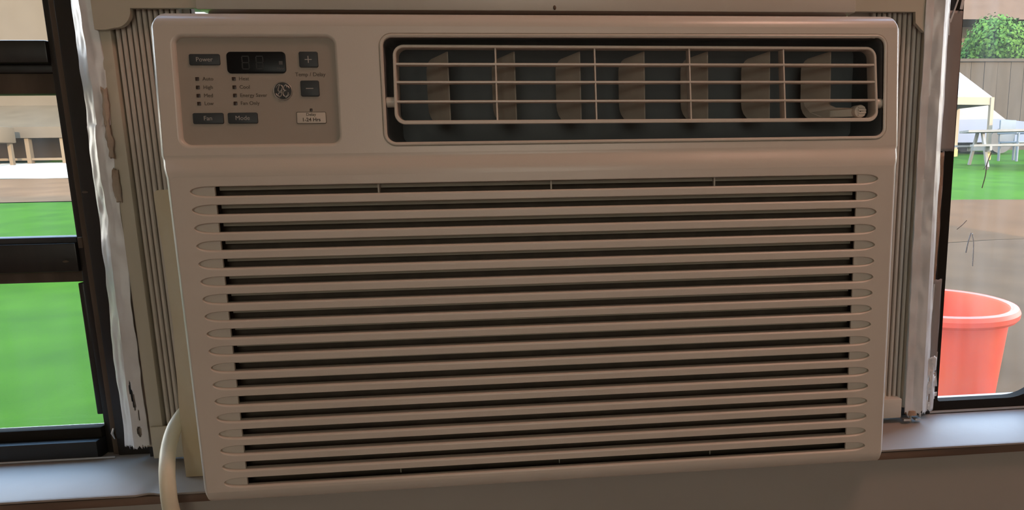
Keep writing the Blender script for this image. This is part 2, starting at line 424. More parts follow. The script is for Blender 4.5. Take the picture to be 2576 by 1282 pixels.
def edge_top(z, s, n=5):     # from deep in the slot above, up and over onto the flat
    return [(z - RT[0] * s * (1 - math.cos(PI / 2 * k / n)), RT[1] * s * (1 - math.sin(PI / 2 * k / n))) for k in range(n + 1)]
def edge_bot(z, s, n=3):     # from the flat, round into the slot below
    return [(z + RB[0] * s * (1 - math.sin(PI / 2 * k / n)), RB[1] * s * (1 - math.cos(PI / 2 * k / n))) for k in range(n + 1)]

# --- shell
bm = bmesh.new()
rows = []   # (z, y, left, right)
rows.append((-0.2868, 0.050, -0.3284, 0.3290))
for k in range(6):
    a = PI / 2 * (1 - k / 5); rows.append((-0.2738 - 0.0130 * math.sin(a), 0.013 * (1 - math.cos(a)), -0.3284, 0.3290))
i_low0 = len(rows) - 1
rows.append((0.0115, 0.0, -0.3281, 0.3278)); i_low1 = len(rows) - 1
for z, y in ((0.0150, 0.0003), (0.0180, 0.0012), (0.0205, 0.0024), (0.0230, 0.0038), (0.0252, 0.0050), (0.0268, 0.0058), (0.0280, 0.0061)):
    t = (z - 0.0115) / 0.0185; rows.append((z, y, -0.3281 - 0.0051 * t, 0.3278 + 0.0038 * t))
rows.append((0.0300, up(0.03), -0.3332, 0.3316)); i_up0 = len(rows) - 1
rows.append((0.1372, up(0.1372), -0.3332, 0.3312)); i_up1 = len(rows) - 1
for k in range(1, 7):
    a = PI / 2 * k / 6; rows.append((0.1372 + 0.0125 * math.sin(a), up(0.1372) + 0.0009 * k / 6 + 0.016 * (1 - math.cos(a)), -0.3332 + 0.0009 * k, 0.3312 - 0.0009 * k))
rows.append((0.1497, 0.050, -0.3278, 0.3258))
RC = 0.0085
EDGE = [(0.0, 0.0125), (0.0007, 0.0092), (0.0032, 0.0052), (0.0060, 0.0010), (0.0067, 0.0003), (0.0078, 0.0)]   # (in, back) of the slanted side edge
def section(r):
    z, y, xl, xr = r
    yb = max(0.050, y); k = min(1.0, max(0.0, (yb - y) / 0.0140))
    pts = [Vector((xl, yb, z))] + [Vector((xl + a * k, y + d * k, z)) for a, d in EDGE]
    pts += [Vector((xr - a * k, y + d * k, z)) for a, d in reversed(EDGE)] + [Vector((xr, yb, z))]
    return pts
secs = [section(r) for r in rows]
vr = [[bm.verts.new(p) for p in s] for s in secs]
n = len(secs[0]); mid = 6    # index of the front-left flat point; mid+1 is the front-right one
for ri in range(len(vr) - 1):
    for i in range(n - 1):
        if i == mid and ri in (i_low0, i_up0): continue      # the two flats with openings are filled below
        try: bm.faces.new((vr[ri][i], vr[ri][i + 1], vr[ri + 1][i + 1], vr[ri + 1][i]))
        except ValueError: pass
def fill(outer, holes):
    es = []
    for loop in [outer] + holes:
        for a, b in zip(loop, loop[1:] + loop[:1]):
            e = bm.edges.get((a, b)) or bm.edges.new((a, b)); es.append(e)
    bmesh.ops.triangle_fill(bm, use_beauty=True, use_dissolve=False, edges=es)
# lower flat, hole = the slot field; top and bottom edges of the hole are the rims of the first and last slot
low_out = [vr[i_low0][mid], vr[i_low0][mid + 1], vr[i_low1][mid + 1], vr[i_low1][mid]]
def rim_pts(kind):
    out = []
    for x in cols:
        s = sh(x)
        if kind == 'top': out.append([(x, y, z) for z, y in edge_bot(ZS[0] + HB * s, s)] + [(x, DEPTH, ZS[0] + HB * s)])
        else: out.append([(x, y, z) for z, y in reversed(edge_top(ZS[-1] - HB * s, s))] + [(x, DEPTH, ZS[-1] - HB * s)])
    return out
rt_ = [[bm.verts.new(p) for p in c] for c in rim_pts('top')]
rb_ = [[bm.verts.new(p) for p in c] for c in rim_pts('bot')]
for rim in (rt_, rb_):
    for a, b in zip(rim, rim[1:]):
        for k in range(len(a) - 1): bm.faces.new((a[k], b[k], b[k + 1], a[k + 1]))
hole = [c[0] for c in rt_] + [c[0] for c in reversed(rb_)]
fill(low_out, [hole])
# upper flat with the control recess and the air outlet
up_out = [vr[i_up0][mid], vr[i_up0][mid + 1], vr[i_up1][mid + 1], vr[i_up1][mid]]
REC = (-0.3112, -0.1810, 0.0384, 0.1284); OUTL = (-0.1442, 0.3152, 0.0352, 0.1318)
def hole_rim(x0, x1, z0, z1, r, prof):
    loops = []
    for ins, dep in prof:
        loops.append([bm.verts.new((x, up(z) + dep, z)) for x, z in rrect(x0 + ins, x1 - ins, z0 + ins, z1 - ins, max(r - ins, 0.0008), 7)])
    for a, b in zip(loops, loops[1:]):
        for i in range(len(a)):
            j = (i + 1) % len(a); bm.faces.new((a[i], a[j], b[j], b[i]))
    return loops[0]
prof_soft = [(0.0030 * math.sin(PI / 2 * k / 5) - 0.0024, 0.0042 * (1 - math.cos(PI / 2 * k / 5))) for k in range(6)]
h1 = hole_rim(*REC, 0.0072, prof_soft)
prof_hard = [(0.0004 * k, 0.0004 * k * k) for k in range(3)] + [(0.0008, 0.012)]
h2 = hole_rim(*OUTL, 0.0115, prof_hard)
fill(up_out, [h1, h2])
shell = acp('front_panel', bm, M['plastic'], wn_mod=True)

# --- slats of the intake grille, one part each
def make_slat(k):
    zu0 = ZS[k]; zl0 = ZS[k + 1]
    bm = bmesh.new(); rings = []
    for x in cols:
        s = sh(x); zu = zu0 - HB * s; zl = zl0 + HB * s
        prof = [(zu, DEPTH + 0.0025)] + edge_top(zu, max(s, 0.02)) + [(zu - 0.45 * (zu - zl), 0.0)] + edge_bot(zl, max(s, 0.02)) + [(zl, DEPTH + 0.0005)]
        rings.append([Vector((x, y, z)) for z, y in prof])
    loft(bm, rings, False)
    return bm
for k in range(NS - 1):
    acp('slat', make_slat(k), M['plastic'], wn_mod=True)
# --- what lies behind the slots
for sx in (-1, 1):
    acp('grille_backing', newbox(min(sx * 0.2868, sx * 0.312), max(sx * 0.2868, sx * 0.312), 0.0036, 0.0058, -0.274, 0.0075), M['plastic'])
for x in (-0.1512, 0.0005, 0.1510):
    acp('grille_rib', newbox(x - 0.0007, x + 0.0007, 0.0070, 0.0120, -0.0060, 0.0070), M['plastic_in'])
    acp('grille_rib', newbox(x - 0.0005, x + 0.0005, 0.0150, 0.0200, -0.2720, -0.2600), M['slot_strip'])
acp('filter', newbox(-0.300, 0.300, 0.0215, 0.0230, -0.2862, 0.0085), M['filter'])
bm = bmesh.new()
for z in ZS:
    box(bm, -0.2868, 0.2868, 0.0125, 0.0200, z + 0.0002, z + 0.0034)  # added pale strips put the lighter tone into each slot's upper half
o = acp('slot_band_strips', bm, M['slot_strip']); o['kind'] = 'stuff'

# --- control panel
panel = acp('control_panel', prism(bmesh.new(), rrect(REC[0] - 0.001, REC[1] + 0.001, REC[2] - 0.001, REC[3] + 0.001, 0.008, 7), 0.0, 0.0015), M['panel'])
for v in panel.data.vertices: v.co.y += up(v.co.z) + 0.0038
def pan(off): return lambda z: up(z) + 0.0038 - off
def pill(x0, x1, z0, z1, r, h, bev=0.0005):
    bm = bmesh.new(); loops = []
    for ins, d in ((0, 0.0002), (0, -(h - bev)), (bev * 0.3, -(h - bev * 0.3)), (bev, -h)):
        loops.append([Vector((x, up(z) + 0.0038 + d, z)) for x, z in rrect(x0 + ins, x1 - ins, z0 + ins, z1 - ins, max(r - ins, 0.0002), 5)])
    vs = loft(bm, loops, True); bm.faces.new(vs[-1]); return bm
def button(nm, x0, x1, z0, z1, txt, size, h=0.0012, m='button', tm='print_light', dz=0, bold=0.0):
    b = acp(nm, pill(x0, x1, z0, z1, 0.0014, h), M[m])
    if txt:
        t = text_mesh('button_text', txt, size, M[tm], b, (x0 + x1) / 2, (z0 + z1) / 2 + dz, pan(h + 0.00005), bold=bold)
    return b
button('button', -0.3010, -0.2762, 0.1052, 0.1145, 'Power', 0.0052)
button('button', -0.3016, -0.2767, 0.0564, 0.0656, 'Fan', 0.0052)
button('button', -0.2732, -0.2488, 0.0564, 0.0656, 'Mode', 0.0052)
bp = button('button', -0.2116, -0.1960, 0.1032, 0.1164, '', 0.012)
bmn = button('button', -0.2118, -0.1964, 0.0788, 0.0922, '', 0.012)
def sym(parent, x, z, w, h):
    bm = bmesh.new(); yy = up(z) + 0.0038 - 0.0012
    box(bm, x - w / 2, x + w / 2, yy - 0.00015, yy + 0.0001, z - h / 2, z + h / 2); return bm
bm = sym(bp, -0.2038, 0.1098, 0.0058, 0.0007); box(bm, -0.20415, -0.20345, up(0.1098) + 0.0026 - 0.0004, up(0.1098) + 0.0027, 0.1069, 0.1127)
obj('plus_mark', bm, M['print_light'], bp)
obj('minus_mark', sym(bmn, -0.2041, 0.0855, 0.0062, 0.0007), M['print_light'], bmn)
disp = acp('display', pill(-0.2710, -0.2228, 0.0983, 0.1164, 0.0034, 0.0008), M['display'])
text_mesh('display_text', 'Hour', 0.0030, M['print_dim'], disp, -0.2268, 0.1025, pan(0.0009))
# unlit figures of the display, faint
def seg7(x, z, w, h, t=0.0010):
    bm = bmesh.new(); yy = lambda q: up(q) + 0.0038 - 0.00085
    for cx, cz, ww, hh in ((0, h / 2, w, t), (0, 0, w, t), (0, -h / 2, w, t), (-w / 2, h / 4, t, h / 2 - t), (w / 2, h / 4, t, h / 2 - t), (-w / 2, -h / 4, t, h / 2 - t), (w / 2, -h / 4, t, h / 2 - t)):
        q = z + cz; box(bm, x + cx - ww / 2, x + cx + ww / 2, yy(q) - 0.00012, yy(q) + 0.00005, q - hh / 2, q + hh / 2)
    return bm
M['seg'] = mat('unlit_segment', (0.016, 0.015, 0.015), 0.4)
for x in (-0.2555, -0.2440):
    obj('display_digit', seg7(x, 0.1073, 0.0055, 0.0105), M['seg'], disp)
obj('display_dot', newbox(-0.2282, -0.2252, up(0.107) + 0.0038 - 0.001, up(0.107) + 0.0038 - 0.0007, 0.1055, 0.1085), M['print_dim'], disp)
# indicator lights and their words
def led(x, z, s=0.0015):
    return acp('indicator_light', pill(x - s, x + s, z - s, z + s, 0.0004, 0.0005, 0.0002), M['led'])
def word(s, x, z, size=0.0043, align='LEFT', sx=1.0):
    t = text_mesh('printed_word', s, size, M['print_dark'], ac, x, z, pan(0.00008), align, sx=sx)
    t.location = -ACB
    return t
for z, a, b in ((0.0940, 'Auto', 'Heat'), (0.0870, 'High', 'Cool'), (0.0801, 'Med', 'Energy Saver'), (0.0735, 'Low', 'Fan Only')):
    led(-0.2959, z); word(a, -0.2917, z)
    led(-0.2663, z); word(b, -0.2623, z)
word('Temp / Delay', -0.2032, 0.0973, 0.0046, 'CENTER')
# outlined delay button
dl = acp('button', pill(-0.2166, -0.1921, 0.0560, 0.0657, 0.0012, 0.0006), M['plastic_in']); dl['label'] = 'pale outlined button'
rb = bmesh.new()
lo1 = rrect(-0.2168, -0.1919, 0.0558, 0.0659, 0.0013, 5); lo2 = rrect(-0.2164, -0.1923, 0.0562, 0.0655, 0.0010, 5)
loft(rb, [[Vector((x, up(z) + 0.0038 - 0.00070, z)) for x, z in lo1], [Vector((x, up(z) + 0.0038 - 0.00070, z)) for x, z in lo2]], True)
obj('button_outline', rb, M['print_dark'], dl)
text_mesh('button_text', 'Delay', 0.0036, M['print_dark'], dl, -0.2045, 0.0635, pan(0.00066))
text_mesh('button_text', '1-24 Hrs', 0.0043, M['print_dark'], dl, -0.2045, 0.0591, pan(0.00066), bold=0.00008)
led(-0.2043, 0.0675, 0.0011)
# round monogram badge
bx, bz, br = -0.2267, 0.0836, 0.0081
bm = bmesh.new()
prof = [(0.0, -0.0006), (0.80, -0.0006), (0.83, -0.0004)]
loft(bm, [[Vector((bx + br * f * math.cos(2 * PI * k / 40), up(bz + br * f * math.sin(2 * PI * k / 40)) + 0.0038 + d, bz + br * f * math.sin(2 * PI * k / 40))) for k in range(40)] for f, d in ((0.02, -0.0006), (0.84, -0.0006), (0.86, 0.0002))], True)
badge = acp('badge', bm, M['badge_dark'])
bm = bmesh.new()
loft(bm, [[Vector((bx + br * f * math.cos(2 * PI * k / 40), up(bz + br * f * math.sin(2 * PI * k / 40)) + 0.0038 + d, bz + br * f * math.sin(2 * PI * k / 40))) for k in range(40)] for f, d in ((0.86, 0.0), (0.87, -0.0009), (0.93, -0.0011), (0.99, -0.0008), (1.0, 0.0))], True)
obj('badge_ring', bm, M['badge'], badge)
def stroke(pts, r=0.00045):
    bm = bmesh.new()
    P = [Vector((bx + br * x, up(bz + br * z) + 0.0038 - 0.0008, bz + br * z)) for x, z in pts]
    tube(bm, catmull(P, 6), r, 6); return bm
g_ = [(0.02, 0.30), (-0.08, 0.56), (-0.30, 0.55), (-0.42, 0.28), (-0.46, 0.02), (-0.30, -0.06), (-0.12, 0.06), (-0.06, 0.26), (-0.08, 0.00), (-0.12, -0.34), (-0.26, -0.56), (-0.46, -0.50), (-0.46, -0.28), (-0.28, -0.18), (-0.06, -0.14)]
e_ = [(0.46, 0.36), (0.40, 0.58), (0.22, 0.54), (0.10, 0.30), (0.16, 0.08), (0.34, 0.04), (0.16, -0.02), (0.04, -0.24), (0.10, -0.50), (0.30, -0.58), (0.50, -0.40), (0.56, -0.14)]
obj('badge_letter', stroke(g_), M['badge'], badge); obj('badge_letter', stroke(e_), M['badge'], badge)
for a in (20, 110, 200, 290):
    pts = [(0.74 * math.cos(math.radians(a + t)), 0.74 * math.sin(math.radians(a + t))) for t in (0, 15, 30, 45)]
    obj('badge_swirl', stroke(pts, 0.00035), M['badge'], badge)

# --- air outlet
bm = bmesh.new()
bo = (-0.1434, 0.3144, 0.0360, 0.1310); bt = 0.0030
loops = []
for ins, d in ((0.0, 0.010), (0.0, 0.0), (0.0004, -0.0006), (0.0012, -0.0009), (bt - 0.0006, -0.0005), (bt, 0.0004), (bt + 0.0004, 0.0600)):
    loops.append([Vector((x, up(z) + d, z)) for x, z in rrect(bo[0] + ins, bo[1] - ins, bo[2] + ins, bo[3] - ins, max(0.0105 - ins, 0.003), 8)])
bez = loops[:6]; cav = loops[5:]
loft(bm, bez, True); acp('outlet_bezel', bm, M['plastic'])
bm = bmesh.new()
c0 = [Vector((p.x, p.y + 0.002, p.z)) for p in loops[5]]; c1 = [Vector((p.x, 0.075, p.z)) for p in loops[6]]
vs = loft(bm, [c0, c1], True); bm.faces.new(vs[1])
acp('outlet_cavity', bm, M['cavity'])

LT = lambda z: 0.088 * (z - 0.0875) + 0.0005       # louver leans back at the top
def lv(x, z, d=0.0):
    zz = z - 0.0042 * (x - 0.086)
    return Vector((x, up(z) + LT(z) + d, zz))
lx0, lx1, lz0, lz1 = -0.1333, 0.3060, 0.0530, 0.1217
bm = bmesh.new(); loops = []
for ins, d in ((0.0009, 0.016), (0.0, 0.001), (0.0006, 0.0), (0.0022, 0.0), (0.0027, 0.0008), (0.0023, 0.016), (0.0009, 0.016)):
    loops.append([lv(x, z, d) for x, z in rrect(lx0 + ins, lx1 - ins, lz0 + ins + (0.0008 if 0.002 <= ins else 0), lz1 - ins, max(0.0095 - ins, 0.003), 8)])
loft(bm, loops, True); acp('louver_frame', bm, M['plastic'])
for z in (0.1050, 0.0894, 0.0727):
    bm = bmesh.new(); rings = []
    for x in (lx0 + 0.0018, lx0 + 0.02, lx1 - 0.02, lx1 - 0.0018):
        h = 0.00105
        rings.append([lv(x, z + dz, d) for dz, d in ((-h * 0.8, 0.0135), (-h, 0.0016), (-h * 0.6, 0.0006), (h * 0.5, 0.0004), (h, 0.0012), (h * 0.8, 0.0135))])
    loft(bm, rings, True, True); acp('louver_slat', bm, M['plastic'])
for x in (-0.0450, 0.0429, 0.1290, 0.2170):
    bm = bmesh.new(); w = 0.00060
    loft(bm, [[lv(x + dx, z, d) for dx, d in ((-w, 0.0011), (w, 0.0011), (w * 0.8, 0.0145), (-w * 0.8, 0.0145))] for z in (lz0 + 0.002, lz1 - 0.002)], True, True)
    acp('louver_rib', bm, M['plastic'])
for x0, x1, z in ((-0.1405, -0.1328, 0.0735), (0.3056, 0.3132, 0.0690)):
    bm = bmesh.new(); c = [Vector((0, up(z) + 0.006 + 0.0042 * math.cos(2 * PI * k / 16), z + 0.0046 * math.sin(2 * PI * k / 16))) for k in range(16)]
    loft(bm, [[Vector((x, p.y, p.z)) for p in c] for x in (x0, x1)], True, True); acp('louver_pivot', bm, M['plastic'])
# vertical vanes behind the louver, each with rounded rear corners
def vane(x):
    bm = bmesh.new()
    z0, z1 = 0.0560, 0.1185; dx, dy = -0.0215, 0.018
    out = [(0, z0), (0, z1)] + [(1 - 0.35 * (1 - math.sin(a)), z1 - 0.004 - 0.012 * (1 - math.cos(a))) for a in [PI / 2 * k / 5 for k in range(6)]] + \
          [(1 - 0.0 - 0.45 * (1 - math.cos(a)), z0 + 0.016 - 0.016 * math.sin(a)) for a in [PI / 2 * k / 5 for k in range(6)]]
    for s in (0, 1):
        pass
    th = 0.0012
    def P(u, z, t): return Vector((x + dx * u - t * 0.9, 0.0260 + dy * u + (z - 0.03) * 0.05, z))
    f = [bm.verts.new(P(u, z, 0)) for u, z in out]; b = [bm.verts.new(P(u, z, th)) for u, z in out]
    bm.faces.new(f); bm.faces.new(list(reversed(b)))
    for i in range(len(out)):
        j = (i + 1) % len(out); bm.faces.new((f[i], b[i], b[j], f[j]))
    return bm
for x in (-0.0878, -0.0285, 0.0306, 0.0900, 0.1496, 0.2090, 0.2684):
    acp('vane', vane(x), M['vane'], smooth=None)
# lever of the vanes with its ribbed knob
bm = bmesh.new()
arm = [(0.2905, 0.0576), (0.2905, 0.0648), (0.2800, 0.0655), (0.2715, 0.0662), (0.2670, 0.0690), (0.2655, 0.0740), (0.2480, 0.0740), (0.2490, 0.0690), (0.2530, 0.0630), (0.2600, 0.0585), (0.2680, 0.0572)]
prism(bm, arm, -0.0014, 0.0014)
for v in bm.verts: v.co.y += 0.0175 + 0.028 * max(0.0, (0.2780 - v.co.x) / 0.03)
acp('vane_lever', bm, M['plastic_in'])
bm = bmesh.new(); c = (0.2914, 0.0620)
loops = [[Vector((c[0] + r * math.cos(2 * PI * k / 24), y, c[1] + r * math.sin(2 * PI * k / 24))) for k in range(24)] for r, y in ((0.0060, 0.024), (0.0060, 0.0140), (0.0055, 0.0130), (0.0005, 0.0130))]
vs = loft(bm, loops, True)
for i in range(4):
    z = c[1] + 0.0036 - 0.0024 * i; w = math.sqrt(max(0.0, 0.0052 ** 2 - (z - c[1]) ** 2))
    box(bm, c[0] - min(w, 0.0022), c[0] + w, 0.0118, 0.0135, z - 0.0006, z + 0.0006)
acp('lever_knob', bm, M['plastic'])

# --- chassis behind, and the side flanges on the sill
acp('chassis', newbox(-0.310, 0.310, 0.090, 0.52, -0.262, 0.138, bev=0.004), M['chassis'])
bm = newbox(-0.312, 0.312, 0.078, 0.095, -0.270, 0.1400); acp('chassis_front', bm, M['chassis'])
def flange(pts, y0, y1):
    return acp('side_flange', prism(bmesh.new(), pts, y0, y1), M['flange'])
L_ = [(-0.3130, -0.2795), (-0.3640, -0.2795), (-0.3640, -0.2500), (-0.3622, -0.2000), (-0.3588, -0.1300), (-0.3592, -0.0600), (-0.3612, -0.0060)]
L_ += [(-0.3612 + 0.0052 * (1 - math.cos(PI / 2 * k / 5)), -0.0052 + 0.0052 * math.sin(PI / 2 * k / 5)) for k in range(1, 6)] + [(-0.3130, 0.0002)]
flange(L_, 0.0490, 0.0535)
R_ = [(0.3130, 0.0002), (0.3450, 0.0002), (0.3478, -0.004), (0.3482, -0.050), (0.3470, -0.120), (0.3462, -0.2795), (0.3130, -0.2795)]
flange(R_, 0.0490, 0.0520)
# mounting channel over the unit, added strips behind it block daylight over the unit
acp('top_channel', newbox(-0.3205, 0.3137, 0.0800, 0.1000, 0.1638, 0.215, bev=0.001), M['plastic'])
acp('gap_block_strip', newbox(-0.3195, 0.3140, 0.1010, 0.1080, 0.1385, 0.178), M['nosing'])
acp('gap_block_strip', newbox(-0.4015, -0.3345, 0.1010, 0.1080, 0.1385, 0.178), M['nosing'])
bm = bmesh.new(); bmesh.ops.create_uvsphere(bm, u_segments=10, v_segments=6, radius=0.0022)
for v in bm.verts: v.co = Vector((v.co.x * 0.7 + 0.0097, v.co.y * 0.5 + 0.0795, v.co.z + 0.1668))
acp('channel_screw', bm, M['nosing'])

# ------------------------------------------------------------------ accordion side curtains
def rib_bm(x, w, y, z0, z1):
    bm = bmesh.new()
    sec = [(-w / 2, 0.006), (-w / 2, 0.0012), (-w * 0.3, 0.0), (w * 0.3, 0.0), (w / 2, 0.0012), (w / 2, 0.006)]
    loft(bm, [[Vector((x + a, y + b, z)) for a, b in sec] for z in (z0, z1)], True, True)
    return bm
cl = thing('side_curtain', 'off-white ribbed accordion curtain on the left of the air conditioner, with quarter-round corner bracket', 'side curtain', (-0.37, 0.10, SZ))
CLB = Vector(cl.location)
def cpart(nm, bm, m, root, **k):
    o = obj(nm, bm, m, root, **k); o.location = -Vector(root.location); return o
br_ = [(-0.4125, 0.215), (-0.3215, 0.215), (-0.3215, 0.1655), (-0.3795, 0.1650)] + [(-0.3955 + 0.0160 * math.cos(a), 0.1640 - 0.0164 * math.sin(a)) for a in [PI / 2 * k / 8 for k in range(1, 9)]] + [(-0.4030, 0.1460), (-0.4125, 0.1460)]
cpart('corner_bracket', prism(bmesh.new(), br_, 0.0830, 0.0880), M['rail'], cl)
cpart('end_bar', newbox(-0.4150, -0.4020, 0.0885, 0.1030, -0.2640, 0.1700, bev=0.001), M['rail'], cl)
cpart('end_seal', newbox(-0.4290, -0.4152, 0.0925, 0.1030, -0.2640, 0.1740), M['paper'], cl)
cpart('bottom_rail', newbox(-0.4130, -0.3550, 0.0850, 0.0885, -0.2745, -0.2400, bev=0.0015), M['rail'], cl)
cpart('backing', newbox(-0.4020, -0.3355, 0.0995, 0.1000, -0.2700, 0.1750), M['curtain'], cl)
cpart('backing', newbox(-0.3355, -0.3130, 0.0995, 0.1000, -0.2700, 0.1480), M['curtain'], cl)
x = -0.3985
while x < -0.338:
    cpart('rib', rib_bm(x, 0.0037, 0.0925, -0.2640, 0.1740), M['curtain'], cl); x += 0.00505
cr = thing('side_curtain', 'grey-white ribbed accordion curtain on the right of the air conditioner, above a squared white foot', 'side curtain', (0.37, 0.10, SZ))
br2 = [(0.3950, 0.215), (0.3139, 0.215), (0.3139, 0.1655), (0.3790, 0.1655), (0.3800, 0.1545), (0.3845, 0.1500), (0.3890, 0.1460), (0.3950, 0.1455)]
cpart('corner_bracket', prism(bmesh.new(), br2, 0.0830, 0.0880), M['rail'], cr)
cpart('end_bar', newbox(0.3930, 0.4000, 0.0885, 0.1030, -0.2640, 0.1700, bev=0.001), M['rail'], cr)
cpart('foot', newbox(0.3560, 0.3892, 0.0830, 0.0980, -0.2735, -0.2510, bev=0.0012), M['plastic'], cr)
cpart('backing', newbox(0.3141, 0.3930, 0.0995, 0.1000, -0.2700, 0.1750), M['curtain'], cr)
x = 0.3905
while x > 0.335:
    cpart('rib', rib_bm(x, 0.0040, 0.0925, -0.2640, 0.1740), M['curtain'], cr); x -= 0.0056

# ------------------------------------------------------------------ tapes
def tape(name, path, z0, z1, nz, amp, m, seed=0, freq=60.0, holes=(), wob=0.0, ragged=0.0, drift=None):
    """crumpled strip: path is a list of (x, y) across the strip"""
    bm = bmesh.new(); grid = []
    nu = len(path)
    for j in range(nz + 1):
        z = z0 + (z1 - z0) * j / nz; row = []
        for i, (x, y) in enumerate(path):
            p = Vector((x, y, z)); q = Vector((x * freq * 1.6 + seed, z * freq * 0.55, y * freq))
            d = noise.noise(q) * amp + noise.noise(q * 3.1) * amp * 0.5
            e_ = wob * noise.noise(Vector((seed * 3 + i * 0.15, z * 34, 1.7))) if i in (0, nu - 1) else 0.0
            dz = 0.0
            if ragged and j in (0, nz): dz = ragged * noise.noise(Vector((i * 0.9 + seed, 4.2, j)))
            dr = drift(z, i / (nu - 1)) if drift else 0.0
            row.append(bm.verts.new((p.x + d * 0.5 + e_ + dr, p.y + d, p.z + dz)))
        grid.append(row)
    for j in range(nz):
        for i in range(nu - 1):
            zc = z0 + (z1 - z0) * (j + 0.5) / nz; xc = (path[i][0] + path[i + 1][0]) / 2 + (drift(zc, (i + 0.5) / (nu - 1)) if drift else 0)
            if any((xc - hx) ** 2 / rx ** 2 + (zc - hz) ** 2 / rz ** 2 < 1 for hx, hz, rx, rz in holes): continue
            bm.faces.new((grid[j][i], grid[j][i + 1], grid[j + 1][i + 1], grid[j + 1][i]))
    return bm
def interp(path, n):
    out = []
    for (x0, y0), (x1, y1) in zip(path, path[1:]):
        for k in range(n): out.append((x0 + (x1 - x0) * k / n, y0 + (y1 - y0) * k / n))
    return out + [path[-1]]
def thicken(o, t=0.0004):
    md = o.modifiers.new('thickness', 'SOLIDIFY'); md.thickness = t; md.offset = 0
    return o
lp = interp([(-0.4392, 0.1100), (-0.4385, 0.0965), (-0.4318, 0.0915), (-0.4256, 0.0866), (-0.4200, 0.0868), (-0.4138, 0.0882)], 9)
dl_ = lambda z, u: -(0.0030 + 0.0055 * (1 - u)) * max(0.0, (0.03 - z) / 0.29) + (0.0022 * u if z > 0.06 else 0)
o = obj('tape_strip', tape('t', lp, -0.262, 0.215, 300, 0.0017, M['tape'], 1.3, 34, [(-0.4262, -0.2020, 0.0011, 0.012), (-0.4250, -0.2110, 0.0016, 0.011), (-0.4242, -0.2450, 0.0020, 0.0055), (-0.4225, -0.2280, 0.0007, 0.006)], 0.0010, 0.006, dl_), M['tape'], smooth=25)
thicken(o); tag(o, 'crumpled silver tape strip down the left side, torn open near the sill', 'tape')
rp = interp([(0.3893, 0.0818), (0.3980, 0.0815), (0.4070, 0.0768), (0.4130, 0.0815), (0.4215, 0.0920)], 6)
dr_ = lambda z, u: 0.0030 * max(0.0, (0.0 - z) / 0.26)
o = obj('tape_strip', tape('t', rp, -0.268, 0.215, 240, 0.0018, M['tape'], 7.7, 36, [(0.4190, -0.246, 0.0020, 0.010)], 0.0012, 0.008, dr_), M['tape'], smooth=25)
thicken(o); tag(o, 'creased silver tape strip down the right side, beside the right curtain', 'tape')
tp = interp([(0.4242, 0.0990), (0.4325, 0.0985), (0.4408, 0.0995)], 4)
o = obj('tape_piece', tape('t', tp, 0.0240, 0.1700, 40, 0.0006, M['tan_tape'], 3.1, 30, (), 0.0006, 0.0008), M['tan_tape'], smooth=25)
thicken(o, 0.0006); tag(o, 'flat grey-brown tape piece hanging over the right window stile', 'tape')
tp = interp([(0.4235, 0.0995), (0.4300, 0.0980), (0.4375, 0.0998)], 4)
o = obj('tape_piece', tape('t', tp, -0.2560, -0.1180, 40, 0.0010, M['tan_tape'], 6.1, 40, (), 0.0008, 0.002), M['tan_tape'], smooth=25)
thicken(o, 0.0006); tag(o, 'dark grey-brown tape piece low on the right window post, above the torn shreds', 'tape'); low_tape = o
bm = bmesh.new()
for a_, b_ in (((0.4268, 0.0965, -0.1230), (0.4262, 0.0965, -0.1520)), ((0.4262, 0.0965, -0.1520), (0.4242, 0.0968, -0.1640)), ((0.4250, 0.0968, -0.1720), (0.4240, 0.0968, -0.1880))):
    bar(bm, a_, b_, 0.0011, 0.0005)
obj('torn_edge', bm, M['tape'], low_tape)
# folded-over top corner of that tape: pale creased strands
bm = bmesh.new()
for a, b, w in (((0.4260, 0.0970, 0.158), (0.4330, 0.0960, 0.182), 0.0016), ((0.4222, 0.0970, 0.188), (0.4238, 0.0965, 0.160), 0.0012), ((0.4395, 0.0965, 0.187), (0.4372, 0.0970, 0.171), 0.0030), ((0.4258, 0.0972, 0.145), (0.4250, 0.0968, 0.162), 0.0010)):
    bar(bm, a, b, w, 0.0006)
tag(obj('tape_fold', bm, M['tape']), 'bright white folded tape ends above the grey-brown tape piece', 'tape')
# torn shreds low on the right
rng = random.Random(11); bm = bmesh.new()
sp = interp([(0.4195, 0.0900), (0.4265, 0.0880), (0.4345, 0.0930)], 5)
o = obj('tape_scrap', tape('t', sp, -0.2685, -0.205, 26, 0.0030, M['tape'], 5.5, 120, [(0.4215, -0.232, 0.0016, 0.006), (0.4310, -0.226, 0.0022, 0.004), (0.4335, -0.245, 0.0030, 0.004), (0.4240, -0.254, 0.0015, 0.004), (0.4345, -0.262, 0.004, 0.008)], 0.003, 0.006), M['tape'], smooth=15)
thicken(o); tag(o, 'torn shreds of silver tape at the foot of the right window post', 'tape')
o = obj('foam_strip', tape('t', interp([(0.4215, 0.1000), (0.4260, 0.0990), (0.4300, 0.1000)], 4), -0.205, 0.0235, 60, 0.0018, M['foam'], 9.1, 80, [(0.4235, -0.090, 0.004, 0.034)], 0.0012, 0.004), M['foam'], smooth=25)
thicken(o, 0.002); tag(o, 'narrow orange-brown foam strip below the grey-brown tape piece', 'weatherstrip')
o = obj('foam_strip', tape('t', interp([(0.4230, 0.0975), (0.4290, 0.0960), (0.4345, 0.0985)], 4), -0.2690, -0.225, 16, 0.0025, M['foam'], 2.1, 110, (), 0.002, 0.004), M['foam'], smooth=25)
thicken(o, 0.002); tag(o, 'brown crumbling foam bit on the sill at the right window post', 'weatherstrip')
